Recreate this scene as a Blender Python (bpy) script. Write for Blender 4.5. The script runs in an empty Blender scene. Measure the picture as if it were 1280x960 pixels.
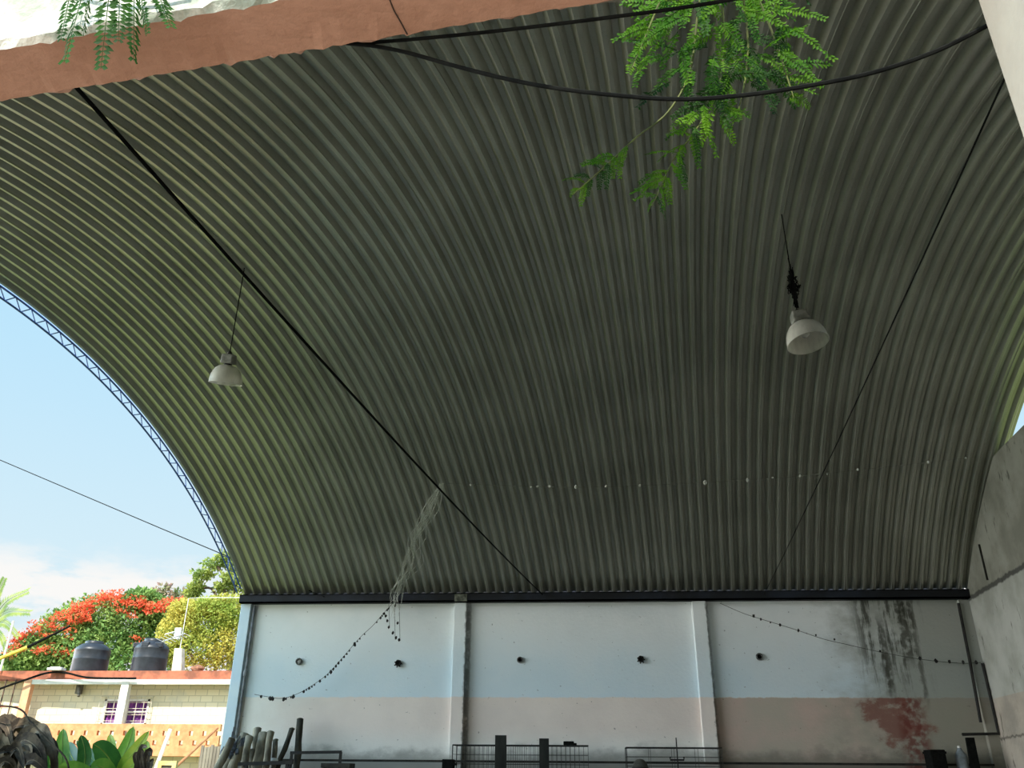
import bpy, bmesh, math, random
from mathutils import Vector, Matrix
random.seed(7)
C = bpy.context.scene
COL = C.collection

# ---------------------------------------------------------------- camera, sky, sun, exposure
F_PX = 1039.7; TILT = 0.44065; YAW = -0.08215; ROLL = 0.0085
EYE = Vector((0, 0, 0.9))
_f = Vector((math.sin(YAW)*math.cos(TILT), math.cos(YAW)*math.cos(TILT), math.sin(TILT)))
_r0 = Vector((math.cos(YAW), -math.sin(YAW), 0)); _u0 = _r0.cross(_f)
_r = _r0*math.cos(ROLL) + _u0*math.sin(ROLL); _u = _u0*math.cos(ROLL) - _r0*math.sin(ROLL)
cd = bpy.data.cameras.new('camera'); cam = bpy.data.objects.new('camera', cd); COL.objects.link(cam)
cd.sensor_width = 36; cd.lens = F_PX/1280*36; cd.clip_start = .02; cd.clip_end = 500
M = Matrix.Identity(4)
for i in range(3):
    M[i][0] = _r[i]; M[i][1] = _u[i]; M[i][2] = -_f[i]; M[i][3] = EYE[i]
cam.matrix_world = M
C.camera = cam
C.view_settings.view_transform = 'Standard'; C.view_settings.look = 'None'
C.view_settings.gamma = 1; C.view_settings.use_curve_mapping = False
C.view_settings.exposure = 0.0

SUN_DIR = Vector((-0.05, -0.66, 0.75)).normalized()
sd = bpy.data.lights.new('sun', 'SUN'); sun = bpy.data.objects.new('sun', sd); COL.objects.link(sun)
sd.energy = 8.5; sd.angle = .0095; sd.color = (1, .94, .84)
sun.rotation_euler = SUN_DIR.to_track_quat('Z', 'Y').to_euler(); sun.location = (0, -20, 40)
SKY = 1.0

def lin(r, g, b):
    f = lambda v: (v/255/12.92) if v/255 <= .04045 else ((v/255+.055)/1.055)**2.4
    return (f(r), f(g), f(b), 1)

class NT:
    """small node-tree helper"""
    def __init__(s, tree): s.t = tree; s.n = tree.nodes; s.l = tree.links
    def node(s, kind, **kw):
        n = s.n.new(kind)
        for k, v in kw.items(): setattr(n, k, v)
        return n
    def put(s, sock, v):
        if hasattr(v, 'links') or isinstance(v, bpy.types.NodeSocket): s.l.new(v, sock)
        else: sock.default_value = v
    def math(s, op, a, b=0.0, c=0.0, clamp=False):
        n = s.node('ShaderNodeMath', operation=op, use_clamp=clamp)
        s.put(n.inputs[0], a); s.put(n.inputs[1], b); s.put(n.inputs[2], c); return n.outputs[0]
    def ss(s, v, a, b):
        n = s.node('ShaderNodeMapRange', interpolation_type='SMOOTHSTEP')
        s.put(n.inputs[0], v); n.inputs[1].default_value = a; n.inputs[2].default_value = b; return n.outputs[0]
    def band(s, v, a, b, w):
        return s.math('MULTIPLY', s.ss(v, a-w, a+w), s.math('SUBTRACT', 1.0, s.ss(v, b-w, b+w)))
    def mix(s, f, a, b):
        n = s.node('ShaderNodeMix', data_type='RGBA')
        s.put(n.inputs[0], f); s.put(n.inputs[6], a); s.put(n.inputs[7], b); return n.outputs[2]
    def noise(s, vec, scale, detail=4, rough=.55):
        n = s.node('ShaderNodeTexNoise')
        if vec is not None: s.put(n.inputs['Vector'], vec)
        n.inputs['Scale'].default_value = scale; n.inputs['Detail'].default_value = detail
        n.inputs['Roughness'].default_value = rough; return n.outputs['Fac']
    def scalev(s, vec, sx, sy, sz):
        n = s.node('ShaderNodeVectorMath', operation='MULTIPLY'); s.put(n.inputs[0], vec); n.inputs[1].default_value = (sx, sy, sz)
        return n.outputs[0]

w = bpy.data.worlds.new('sky'); C.world = w; w.use_nodes = True
T = NT(w.node_tree); T.n.clear()
tc = T.node('ShaderNodeTexCoord'); vec = tc.outputs['Generated']
sp = T.node('ShaderNodeSeparateXYZ'); T.l.new(vec, sp.inputs[0])
ramp = T.node('ShaderNodeValToRGB'); T.l.new(sp.outputs[2], ramp.inputs[0])
e = ramp.color_ramp.elements
e[0].position = 0.0; e[0].color = lin(222, 238, 244)
e[1].position = 1.0; e[1].color = lin(90, 165, 235)
for pos, colr in ((.2, lin(214, 238, 249)), (.36, lin(196, 232, 252)), (.55, lin(176, 226, 254)), (.75, lin(140, 205, 250))):
    k = e.new(pos); k.color = colr
cl = T.noise(T.scalev(vec, 1.6, 1.6, 5), 3.4, 6, .6)
low = T.math('SUBTRACT', 1.0, T.ss(T.math('MULTIPLY_ADD', cl, -.12, sp.outputs[2]), .125, .165))
clm = T.math('MULTIPLY', T.ss(cl, .34, .46), low)
skyc = T.mix(clm, ramp.outputs[0], (.96, .95, .93, 1))
# sky brightness added left of frame and behind the camera to light the hall
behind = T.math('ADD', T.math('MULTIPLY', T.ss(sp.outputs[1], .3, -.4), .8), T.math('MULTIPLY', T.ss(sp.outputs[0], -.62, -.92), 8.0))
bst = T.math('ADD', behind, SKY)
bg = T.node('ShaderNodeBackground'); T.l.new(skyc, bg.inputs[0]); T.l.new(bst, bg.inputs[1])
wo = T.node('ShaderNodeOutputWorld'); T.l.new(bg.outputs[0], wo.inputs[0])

# ---------------------------------------------------------------- materials
MATS = {}
def pm(name, col, col2=None, rough=.85, scale=6.0, metal=0.0, bump=0.0, bscale=None, contrast=(.35, .65), stretch=(1, 1, 1), spec=.3, trans=None):
    """plain procedural material: two colours mixed by noise, optional bump"""
    if name in MATS: return MATS[name]
    m = bpy.data.materials.new(name); m.use_nodes = True; T = NT(m.node_tree)
    b = T.n['Principled BSDF']; b.inputs['Roughness'].default_value = rough; b.inputs['Metallic'].default_value = metal
    b.inputs['Specular IOR Level'].default_value = spec
    col2 = col2 or tuple(v*.8 for v in col[:3])+(1,)
    pos = T.scalev(T.node('ShaderNodeTexCoord').outputs['Object'], *stretch)
    f = T.ss(T.noise(pos, scale, 5, .6), *contrast)
    c = T.mix(f, col, col2); T.l.new(c, b.inputs['Base Color'])
    if bump:
        bn = T.node('ShaderNodeBump'); bn.inputs['Strength'].default_value = bump; bn.inputs['Distance'].default_value = .02
        T.l.new(T.noise(pos, bscale or scale*4, 4), bn.inputs['Height']); T.l.new(bn.outputs[0], b.inputs['Normal'])
    if trans:
        tr = T.node('ShaderNodeBsdfTranslucent'); T.l.new(c, tr.inputs[0])
        mx = T.node('ShaderNodeMixShader'); mx.inputs[0].default_value = trans
        T.l.new(b.outputs[0], mx.inputs[1]); T.l.new(tr.outputs[0], mx.inputs[2])
        T.l.new(mx.outputs[0], T.n['Material Output'].inputs[0])
    MATS[name] = m; return m

# ---------------------------------------------------------------- geometry helpers
def ray(x, y):
    return _f + _r*((x-640)/F_PX) + _u*((480-y)/F_PX)
def at(x, y, Y):
    d = ray(x, y); return EYE + d*(Y/d.y)
VYC, VZC, VR = 9.60, 0.9-5.579, 12.058
def roof_at(x, y, inset=0.0):
    d = ray(x, y); R = VR-inset
    oy, oz = EYE.y-VYC, EYE.z-VZC
    a = d.y*d.y+d.z*d.z; b = 2*(oy*d.y+oz*d.z); c = oy*oy+oz*oz-R*R
    return EYE + d*((-b+math.sqrt(b*b-4*a*c))/(2*a))

class MB:
    def __init__(s): s.v = []; s.f = []; s.m = []
    def add(s, vs, fs, mi=0):
        o = len(s.v); s.v += [tuple(v) for v in vs]
        s.f += [tuple(i+o for i in f) for f in fs]; s.m += [mi]*len(fs); return s
    def hexa(s, p, mi=0):
        return s.add(p, [(0,3,2,1),(4,5,6,7),(0,1,5,4),(1,2,6,5),(2,3,7,6),(3,0,4,7)], mi)
    def box(s, x0, x1, y0, y1, z0, z1, mi=0):
        return s.hexa([(x0,y0,z0),(x1,y0,z0),(x1,y1,z0),(x0,y1,z0),(x0,y0,z1),(x1,y0,z1),(x1,y1,z1),(x0,y1,z1)], mi)
    def bar(s, a, b, wx, wy=None, up=(0,0,1), mi=0):
        """rectangular bar from a to b, wx wide and wy deep"""
        a = Vector(a); b = Vector(b); wy = wy or wx; d = (b-a).normalized(); up = Vector(up)
        if abs(d.dot(up)) > .97: up = Vector((0,1,0))
        sx = d.cross(up).normalized()*wx/2; sy = d.cross(sx).normalized()*wy/2
        return s.hexa([a-sx-sy, a+sx-sy, a+sx+sy, a-sx+sy, b-sx-sy, b+sx-sy, b+sx+sy, b-sx+sy], mi)
    def tube(s, pts, r, n=6, mi=0, caps=True):
        pts = [Vector(p) for p in pts]; rr = r if isinstance(r, (list, tuple)) else [r]*len(pts)
        vs = []; fs = []; prev = None
        for i, p in enumerate(pts):
            d = (pts[min(i+1, len(pts)-1)]-pts[max(i-1, 0)]).normalized()
            if prev is None:
                h = Vector((0,0,1)) if abs(d.z) < .9 else Vector((1,0,0)); a = d.cross(h).normalized()
            else: a = (prev - d*prev.dot(d)).normalized()
            prev = a; b = d.cross(a)
            for k in range(n):
                t = 2*math.pi*k/n; vs.append(p + (a*math.cos(t)+b*math.sin(t))*rr[i])
        for i in range(len(pts)-1):
            for k in range(n):
                k2 = (k+1) % n; fs.append((i*n+k, i*n+k2, (i+1)*n+k2, (i+1)*n+k))
        if caps: fs.append(tuple(range(n-1, -1, -1))); fs.append(tuple((len(pts)-1)*n+k for k in range(n)))
        return s.add(vs, fs, mi)
    def lathe(s, base, prof, n=24, axis=(0,0,1), mi=0, close=False):
        ax = Vector(axis).normalized(); h = Vector((1,0,0)) if abs(ax.x) < .9 else Vector((0,1,0))
        a = ax.cross(h).normalized(); b = ax.cross(a); base = Vector(base); vs = []; fs = []
        for r, z in prof:
            for k in range(n):
                t = 2*math.pi*k/n; vs.append(base+ax*z+(a*math.cos(t)+b*math.sin(t))*r)
        for i in range(len(prof)-1):
            for k in range(n):
                k2 = (k+1) % n; fs.append((i*n+k, i*n+k2, (i+1)*n+k2, (i+1)*n+k))
        if close:
            fs.append(tuple(range(n-1, -1, -1))); fs.append(tuple((len(prof)-1)*n+k for k in range(n)))
        return s.add(vs, fs, mi)
    def blob(s, c, rx, ry, rz, jit=.15, n=8, mi=0):
        vs = []; fs = []; rows = max(4, n//2+1)
        for i in range(rows+1):
            ph = math.pi*i/rows
            for k in range(n):
                t = 2*math.pi*k/n; q = 1+random.uniform(-jit, jit)
                vs.append((c[0]+rx*q*math.sin(ph)*math.cos(t), c[1]+ry*q*math.sin(ph)*math.sin(t), c[2]+rz*q*math.cos(ph)))
        for i in range(rows):
            for k in range(n):
                k2 = (k+1) % n; fs.append((i*n+k, (i+1)*n+k, (i+1)*n+k2, i*n+k2))
        return s.add(vs, fs, mi)
    def build(s, name, mat, parent=None, smooth=False, bevel=0, weld=False):
        me = bpy.data.meshes.new(name); me.from_pydata(s.v, [], s.f); me.update()
        for m in (mat if isinstance(mat, (list, tuple)) else [mat]): me.materials.append(m)
        me.polygons.foreach_set('material_index', s.m)
        if smooth: me.polygons.foreach_set('use_smooth', [True]*len(me.polygons))
        o = bpy.data.objects.new(name, me); COL.objects.link(o)
        if parent is not None:
            o.parent = parent; o.matrix_parent_inverse = Matrix.Translation(parent.location).inverted()
        if bevel:
            bm_ = o.modifiers.new('bevel', 'BEVEL'); bm_.width = bevel; bm_.segments = 2; bm_.limit_method = 'ANGLE'
        return o

def tag(o, label=None, cat=None, group=None, kind=None):
    if label: o['label'] = label
    if cat: o['category'] = cat
    if group: o['group'] = group
    if kind: o['kind'] = kind
    return o
def thing(name, loc, label, cat, group=None):
    o = bpy.data.objects.new(name, None); COL.objects.link(o); o.location = loc; o.empty_display_size = .1
    return tag(o, label, cat, group)
def struct(o): o['kind'] = 'structure'; return o
def sag(a, b, drop, n=16):
    a = Vector(a); b = Vector(b)
    return [a.lerp(b, i/n) - Vector((0,0,drop*4*(i/n)*(1-i/n))) for i in range(n+1)]
def spline(pts, n=8):
    """Catmull-Rom through 3D points"""
    pts = [Vector(p) for p in pts]; P = [2*pts[0]-pts[1]]+pts+[2*pts[-1]-pts[-2]]; out = []
    for i in range(1, len(P)-2):
        for k in range(n):
            t = k/n; a, b, c, d = P[i-1:i+3]
            out.append(.5*((2*b)+(c-a)*t+(2*a-5*b+4*c-d)*t*t+(3*b-a-3*c+d)*t**3))
    return out+[pts[-1]]

# ================================================================ THE SETTING
GZ = -0.6           # ground outside
WY = 17.7           # face of the far wall
XL, XR = -7.105, 7.79

# ---- floor and ground
m_floor = pm('worn concrete', lin(92,90,82), lin(68,66,60), scale=1.2, bump=.3, bscale=20)
m_ground = pm('dry earth and grass', lin(128,128,84), lin(92,112,58), scale=.6, bump=.4, bscale=8)
fl = MB(); fl.hexa([(-9.6,1.75,GZ+.02),(7.9,1.75,GZ+.02),(7.9,18.1,GZ+.02),(-7.25,18.1,GZ+.02),(-9.6,1.75,0),(7.9,1.75,0),(7.9,18.1,0),(-7.25,18.1,0)]); struct(fl.build('floor', m_floor))
g = MB(); g.box(-60, 40, -25, 90, GZ-.3, GZ); struct(g.build('ground', m_ground))

pa = MB(); pa.box(-12, 12, -14, 1.74, GZ, GZ+.015); struct(pa.build('floor_bounce', pm('pale pinkish bounce slab', lin(172,156,144), lin(150,138,128), scale=1.2, bump=.3)))  # unseen pale slab added to bounce pinkish light onto the soffit

# ---- far wall with painted bands, damp streaks and peeled red patches
m = bpy.data.materials.new('painted render with stains'); m.use_nodes = True; T = NT(m.node_tree)
b = T.n['Principled BSDF']; b.inputs['Roughness'].default_value = .9; b.inputs['Specular IOR Level'].default_value = .2
pos = T.node('ShaderNodeNewGeometry').outputs['Position']
s3 = T.node('ShaderNodeSeparateXYZ'); T.l.new(pos, s3.inputs[0]); X, Z = s3.outputs[0], s3.outputs[2]
n1 = T.noise(pos, 1.1, 6); n2 = T.noise(pos, 7, 5); nst = T.noise(T.scalev(pos, 9, 9, .9), 1.0, 6, .7)
nbl = T.noise(T.scalev(pos, 1, 1, 1.6), 1.5, 6, .65)
edge = T.math('MULTIPLY_ADD', n2, .06, 2.30)
isup = T.ss(T.math('SUBTRACT', Z, edge), -.012, .012)
white = T.mix(T.ss(n1, .35, .7), lin(238,241,240), lin(228,233,233))
blue = T.mix(T.ss(n1, .35, .7), lin(206,222,229), lin(212,225,230))
bluef = T.math('SUBTRACT', 1.0, T.ss(T.math('MULTIPLY_ADD', n1, .8, Z), 2.9, 4.3))
upc = T.mix(bluef, white, blue)
pink = T.mix(T.ss(n1, .3, .7), lin(232,220,211), lin(222,210,202))
whl = T.mix(T.ss(n1, .3, .7), lin(236,234,228), lin(226,224,218))
lowf = T.math('MULTIPLY', T.ss(Z, 1.3, 1.85), T.ss(T.math('MULTIPLY_ADD', n1, 1.5, X), -6.3, -4.0))
lowc = T.mix(lowf, whl, pink)
base = T.mix(isup, lowc, upc)
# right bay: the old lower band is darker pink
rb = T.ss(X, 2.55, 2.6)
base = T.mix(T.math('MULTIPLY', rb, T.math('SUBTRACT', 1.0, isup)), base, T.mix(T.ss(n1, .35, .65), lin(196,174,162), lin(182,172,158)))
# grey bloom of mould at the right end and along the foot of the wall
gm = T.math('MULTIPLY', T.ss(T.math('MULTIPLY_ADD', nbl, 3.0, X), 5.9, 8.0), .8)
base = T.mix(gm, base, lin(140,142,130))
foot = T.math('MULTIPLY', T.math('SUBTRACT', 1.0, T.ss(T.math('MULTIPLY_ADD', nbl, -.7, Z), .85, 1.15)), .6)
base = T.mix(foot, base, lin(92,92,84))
# red patches
rm = T.math('MULTIPLY', T.band(X, 5.35, 6.55, .8), T.band(Z, 1.25, 2.55, .3))
rm = T.math('MULTIPLY', T.ss(T.math('MULTIPLY_ADD', rm, .42, nbl), .78, .90), T.math('SUBTRACT', 1.0, isup))
base = T.mix(T.math('MULTIPLY', rm, .75), base, lin(126,74,64))
rs = T.math('MULTIPLY', T.band(X, 6.05, 6.55, .12), T.band(Z, 1.0, 2.32, .05)); rs = T.math('MULTIPLY', rs, T.ss(n2, .35, .6))
base = T.mix(T.math('MULTIPLY', rs, .8), base, lin(108,52,44))
# dark mossy runs from the top
runs = T.math('MULTIPLY', T.band(X, 5.55, 6.75, .2), T.ss(Z, 1.9, 3.4))
runs = T.math('MULTIPLY', runs, T.ss(T.math('MULTIPLY_ADD', n2, .25, nst), .60, .74))
base = T.mix(T.math('MULTIPLY', runs, .85), base, lin(58,60,50))
def vrun(x0, x1, z0, z1, base, k=.8, c=lin(60,60,50)):
    f = T.math('MULTIPLY', T.band(T.math('MULTIPLY_ADD', n2, .12, X), x0+.06, x1+.06, .025), T.band(Z, z0, z1, .2))
    return T.mix(T.math('MULTIPLY', T.math('MULTIPLY', f, T.ss(n2, .25, .55)), k), base, c)
base = vrun(6.35, 6.55, 3.0, 4.3, base); base = vrun(5.95, 6.08, 2.4, 3.8, base); base = vrun(6.6, 6.68, 2.3, 4.2, base, .6)
# dirt lines beside the pilasters
for x0, x1 in ((-2.38, -2.27), (2.56, 2.62)):
    base = vrun(x0, x1, 0, 4.2, base, .6, lin(70,72,66))
specks = T.ss(T.noise(pos, 14, 3), .70, .74)
base = T.mix(T.math('MULTIPLY', specks, .5), base, lin(70,66,60))
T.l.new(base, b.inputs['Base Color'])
bn = T.node('ShaderNodeBump'); bn.inputs['Strength'].default_value = .25; bn.inputs['Distance'].default_value = .02
T.l.new(T.noise(pos, 18, 5), bn.inputs['Height']); T.l.new(bn.outputs[0], b.inputs['Normal'])
m_wall = m
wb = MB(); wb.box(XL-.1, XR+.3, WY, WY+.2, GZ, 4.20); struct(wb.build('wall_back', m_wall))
m_bluep = pm('pale blue painted pilaster', lin(200,220,234), lin(210,226,234), scale=2, bump=.15)
# pilasters
tp = MB(); tp.box(XL-.12, XL+.10, WY-.10, WY, 0, 4.20); struct(tp.build('trim_1', m_bluep, bevel=.01))
for i, (x0, x1) in enumerate(((-2.62, -2.36), (2.29, 2.57))):
    tp = MB(); tp.box(x0, x1, WY-.13, WY, 0, 4.18); struct(tp.build('trim_%d' % (i+2), m_wall, bevel=.012))
tp = MB(); tp.box(7.57, 7.85, WY-.10, WY, 0, 4.18); struct(tp.build('trim_4', m_wall, bevel=.012))
# dark steel eave beam
m_steel = pm('dark blue steel', lin(34,40,52), lin(20,22,26), rough=.6, scale=1.5, contrast=(.3,.6))
tb = MB(); tb.box(XL-.12, XR-.02, WY-.24, WY-.14, 4.19, 4.36); tb.box(XL-.12, XR-.02, WY-.24, WY+.1, 4.19, 4.21); tb.box(XL-.12, XR-.02, WY-.24, WY+.1, 4.34, 4.36)
tb.box(XL, XR-.02, WY-.02, WY+.02, 4.2, 4.46); struct(tb.build('trim_5', m_steel))
# concrete pad of the second pilaster in front of the beam
tb = MB(); tb.box(-2.60, -2.34, WY-.262, WY-.245, 4.185, 4.33); struct(tb.build('trim_6', pm('mossy concrete', lin(120,122,108), lin(48,50,42), scale=9)))
# low ledge along the foot
tb = MB(); tb.box(XL+.1, 7.56, WY-.16, WY-.132, 1.135, 1.175); struct(tb.build('trim_7', pm('grimy ledge', lin(54,52,46), lin(30,30,26), scale=5)))

# ---- right gable wall
m = bpy.data.materials.new('grey block gable'); m.use_nodes = True; T = NT(m.node_tree)
b = T.n['Principled BSDF']; b.inputs['Roughness'].default_value = .95
pos = T.node('ShaderNodeNewGeometry').outputs['Position']
s3 = T.node('ShaderNodeSeparateXYZ'); T.l.new(pos, s3.inputs[0]); Z = s3.outputs[2]
n1 = T.noise(pos, 1.3, 6); n2 = T.noise(T.scalev(pos, 5, 5, 1.6), 1.0, 6, .65)
blk = T.mix(T.ss(n1, .35, .65), lin(150,150,138), lin(122,122,110))
pt = T.mix(T.ss(n1, .35, .65), lin(176,178,170), lin(150,152,142))
pk = T.mix(T.ss(n1, .35, .65), lin(176,166,152), lin(150,144,132))
c = T.mix(T.ss(Z, 4.2, 4.24), pt, blk); c = T.mix(T.ss(Z, 2.29, 2.31), pk, c)
c = T.mix(T.math('MULTIPLY', T.ss(n2, .60, .68), .7), c, lin(56,56,48))
ln = T.math('MULTIPLY', T.band(T.math('MULTIPLY_ADD', n2, .12, Z), 4.20, 4.29, .02), .85); c = T.mix(ln, c, lin(40,40,34))
ln = T.math('MULTIPLY', T.band(T.math('MULTIPLY_ADD', n2, .2, Z), 1.70, 1.74, .02), .7); c = T.mix(ln, c, lin(46,46,40))
T.l.new(c, b.inputs['Base Color'])
bn = T.node('ShaderNodeBump'); bn.inputs['Strength'].default_value = .4; bn.inputs['Distance'].default_value = .02
T.l.new(T.noise(pos, 14, 5), bn.inputs['Height']); T.l.new(bn.outputs[0], b.inputs['Normal'])
m_gable = m
def xr(Y): return XR + .095*(Y-WY)
def xroofr(Y): return XR + .34 + .12*(Y-WY)
def roof_z(Y): return VZC + math.sqrt(VR*VR-(Y-VYC)**2)
GT = 6.20
gw = MB()
ys = [1.8+i*(WY-1.8)/60 for i in range(61)]
top = [min(GT, roof_z(y)-.02) for y in ys]
vs = []; fs = []
for y, t in zip(ys, top):
    vs += [(xr(y), y, 0), (xr(y), y, t), (xr(y)+.15, y, t), (xr(y)+.15, y, 0)]
for i in range(60):
    for k in range(4):
        fs.append((4*i+k, 4*i+(k+1) % 4, 4*i+4+(k+1) % 4, 4*i+4+k))
fs += [(0,1,2,3), (243,242,241,240)]
gw.add(vs, fs); struct(gw.build('wall_right', m_gable))
# tie beam and column scored in the gable (thin proud strips with open joints)
tr = MB(); ya = 16.35
tr.bar((xr(ya)-.008, ya, 4.3), (xr(ya)-.008, ya, 4.98), .05, .02, up=(0,1,0)); struct(tr.build('trim_8', pm('open mortar joint', lin(50,50,44), lin(34,34,30), scale=9)))

# ---- the vault: corrugated self-supporting sheet
m = bpy.data.materials.new('galvanised corrugated sheet'); m.use_nodes = True; T = NT(m.node_tree)
b = T.n['Principled BSDF']; b.inputs['Roughness'].default_value = .42; b.inputs['Metallic'].default_value = .75
pos = T.node('ShaderNodeNewGeometry').outputs['Position']
n1 = T.noise(pos, .7, 5); n2 = T.noise(pos, 30, 3)
c = T.mix(T.ss(n1, .3, .7), lin(176,176,164), lin(160,160,148)); c = T.mix(T.math('MULTIPLY', T.ss(n2, .55, .75), .25), c, lin(124,124,110))
T.l.new(c, b.inputs['Base Color'])
bn = T.node('ShaderNodeBump'); bn.inputs['Strength'].default_value = .16; bn.inputs['Distance'].default_value = .012
T.l.new(T.noise(T.scalev(pos, .6, 6, 6), 3.0, 3), bn.inputs['Height']); T.l.new(bn.outputs[0], b.inputs['Normal'])
m_roof = m
PITCH = .187; DEP = .064
nrib = int((XR+.26-(XL-.03))/PITCH)
prof = []
for k in range(nrib+1):
    x0 = XL-.03+k*PITCH; seam = (k % 3 == 1)
    prof += [(x0, -DEP), (x0+.22*PITCH, -DEP)]
    if seam: prof += [(x0+.225*PITCH, -DEP-.012), (x0+.25*PITCH, -DEP-.012), (x0+.26*PITCH, -DEP+.008)]
    prof += [(x0+.46*PITCH, 0), (x0+.73*PITCH, 0)]
a0 = math.asin((1.62-VYC)/VR); a1 = math.asin((WY-.12-VYC)/VR); NA = 110
vs = []; fs = []; n = len(prof)
for i in range(NA+1):
    a = a0+(a1-a0)*i/NA
    for x0, h in prof:
        R = VR+h+DEP; y = VYC+R*math.sin(a); z = VZC+R*math.cos(a)
        t = (x0-XL)/(XR-XL); sk = .153-.033*min(1, max(0, t)*1.6)
        vs.append((x0+sk*(y-WY), y, z))
for i in range(NA):
    for k in range(n-1): fs.append((i*n+k, i*n+k+1, (i+1)*n+k+1, (i+1)*n+k))
rf = MB().add(vs, fs); struct(rf.build('ceiling', m_roof))
# near springing of the vault: eave beam, unseen panel added above the opening to block light, columns
m_conc = pm('plain grey concrete', lin(150,146,136), lin(126,122,112), scale=2, bump=.2)
nb = MB(); nb.box(-9.6, 6.5, 1.55, 1.75, 4.16, 4.36); struct(nb.build('trim_9', m_steel))
nb = MB(); nb.box(-9.6, 6.5, 1.66, 1.80, 3.02, 4.16); struct(nb.build('wall_light_block', m_conc))  # added out of view to close the gap to daylight
for i, x in enumerate((-9.4, -4.6, 6.2)):
    nb = MB(); nb.box(x-.15, x+.15, 1.5, 1.8, 0, 4.16); struct(nb.build('trim_%d' % (10+i), m_conc))

# ---- near wall: lintel and right jamb of the opening the photo looks through
WD = Vector((1, -.1245, 0)).normalized(); WN = Vector((WD.y, -WD.x, 0))   # along the wall, towards the camera
if WN.y > 0: WN = -WN
B0 = Vector((-.381, 1.253, 0))                                            # on the inner bottom edge of the lintel
m_pink = pm('salmon painted soffit', lin(186,142,118), lin(172,128,104), scale=5, bump=.3, bscale=40)
m_front = pm('weathered limewash', lin(226,222,208), lin(150,156,140), scale=7, bump=.5, bscale=30, contrast=(.42,.62))
m_jamb = pm('beige painted jamb', lin(176,164,146), lin(164,152,136), scale=4, bump=.2, bscale=30)
LB, LT, TH = 2.30, 2.86, .150
def lintel():
    mb = MB(); N = 800; vs = []; fs = []; ms = []
    for i in range(N+1):
        s = -9.0+i*16.2/N; j = lambda k: random.gauss(0, k)
        bk = B0+WD*s; fr = bk+WN*TH
        ring = [bk+Vector((0,0,LT)), bk+Vector((0,j(.003),LB+.012+j(.005))), bk+WN*.010+Vector((0,0,LB+j(.002))),
                bk+WN*(TH*.5)+Vector((0,0,LB)), fr-WN*(.010+abs(j(.003)))+Vector((0,0,LB)), fr+Vector((0,0,LB+.014+j(.006))), fr+Vector((0,0,LT))]
        vs += ring
    k = 7
    for i in range(N):
        for q in range(k):
            fs.append((i*k+q, i*k+(q+1) % k, (i+1)*k+(q+1) % k, (i+1)*k+q)); ms.append(0 if q in (1,2,3) else (1 if q in (4,5) else 2))
    mb.v = [tuple(v) for v in vs]; mb.f = fs; mb.m = ms
    mb.f += [tuple(range(k)), tuple(N*k+q for q in range(k-1,-1,-1))]; mb.m += [2, 2]
    return mb
struct(lintel().build('wall_front', [m_pink, m_front, m_conc]))
# hairline crack across the soffit
cr = MB(); p0 = at(486,0,1.0); hit = lambda x, y: EYE+ray(x, y)*((LB-EYE.z-.001)/ray(x, y).z)
cr.tube(spline([hit(486,-4), hit(492,12), hit(500,26), hit(509,43)], 4), .0016, 5); struct(cr.build('trim_13', pm('crack shadow', lin(70,54,46), rough=1)))
jb = MB(); J = B0+WD*((.737-B0.x)/WD.x); jl = [J, J+WD*6.2, J+WD*6.2+WN*TH, J+WN*TH]
jb.hexa([v+Vector((0,0,GZ)) for v in jl]+[v+Vector((0,0,LB-.001)) for v in jl]); struct(jb.build('wall_right_jamb', m_jamb, bevel=.006))
J2 = B0-WD*3.0; jl = [J2-WD*6, J2+WD*.1, J2+WD*.1+WN*TH, J2-WD*6+WN*TH]  # both jambs run on unseen to keep light out of the hall
jb = MB(); jb.hexa([v+Vector((0,0,GZ)) for v in jl]+[v+Vector((0,0,LB-.001)) for v in jl]); struct(jb.build('wall_left_jamb', m_jamb, bevel=.006))

# ================================================================ THINGS UNDER THE VAULT
m_black = pm('black cable sheath', lin(16,17,16), lin(26,27,25), rough=.9, scale=20, spec=.05)
m_wire = pm('grey wire', lin(40,42,38), lin(60,60,54), rough=.6, scale=20)
m_iron = pm('dark painted iron', lin(26,27,27), lin(44,42,38), rough=.7, scale=8)
m_blue_iron = pm('blue painted truss steel', lin(82,116,190), lin(64,90,150), rough=.55, scale=3)

# ---- lattice arch along the open left end
def edge_pt(Y, inset):
    a = math.asin((Y-VYC)/VR); R = VR-inset
    y = VYC+R*math.sin(a); z = VZC+R*math.cos(a)
    return Vector((XL-.06+.153*(y-WY), y, z))
tr = thing('arch_truss', edge_pt(17.3, .1), 'blue steel lattice arch truss edging the open left end of the vault', 'truss')
Ys = [2.2+i*(17.42-2.2)/96 for i in range(97)]
for ins, wd in ((.015, .032), (.175, .032)):
    MB().tube([edge_pt(y, ins) for y in Ys], wd/2, 6).build('chord', m_blue_iron, tr)
for i in range(0, 96, 1):
    a, b_ = (edge_pt(Ys[i], .015), edge_pt(Ys[i+1], 0.175)) if i % 2 == 0 else (edge_pt(Ys[i], 0.175), edge_pt(Ys[i+1], .015))
    MB().tube([a, b_], .009, 5).build('web_bar', m_blue_iron, tr)

q = edge_pt(8.15, .175); MB().tube([q, at(-7, 410, 8.3)], .012, 5).build('brace', m_blue_iron, tr)
MB().blob(q, .05, .05, .06, .1, 8).build('joint_plate', m_blue_iron, tr)

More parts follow.
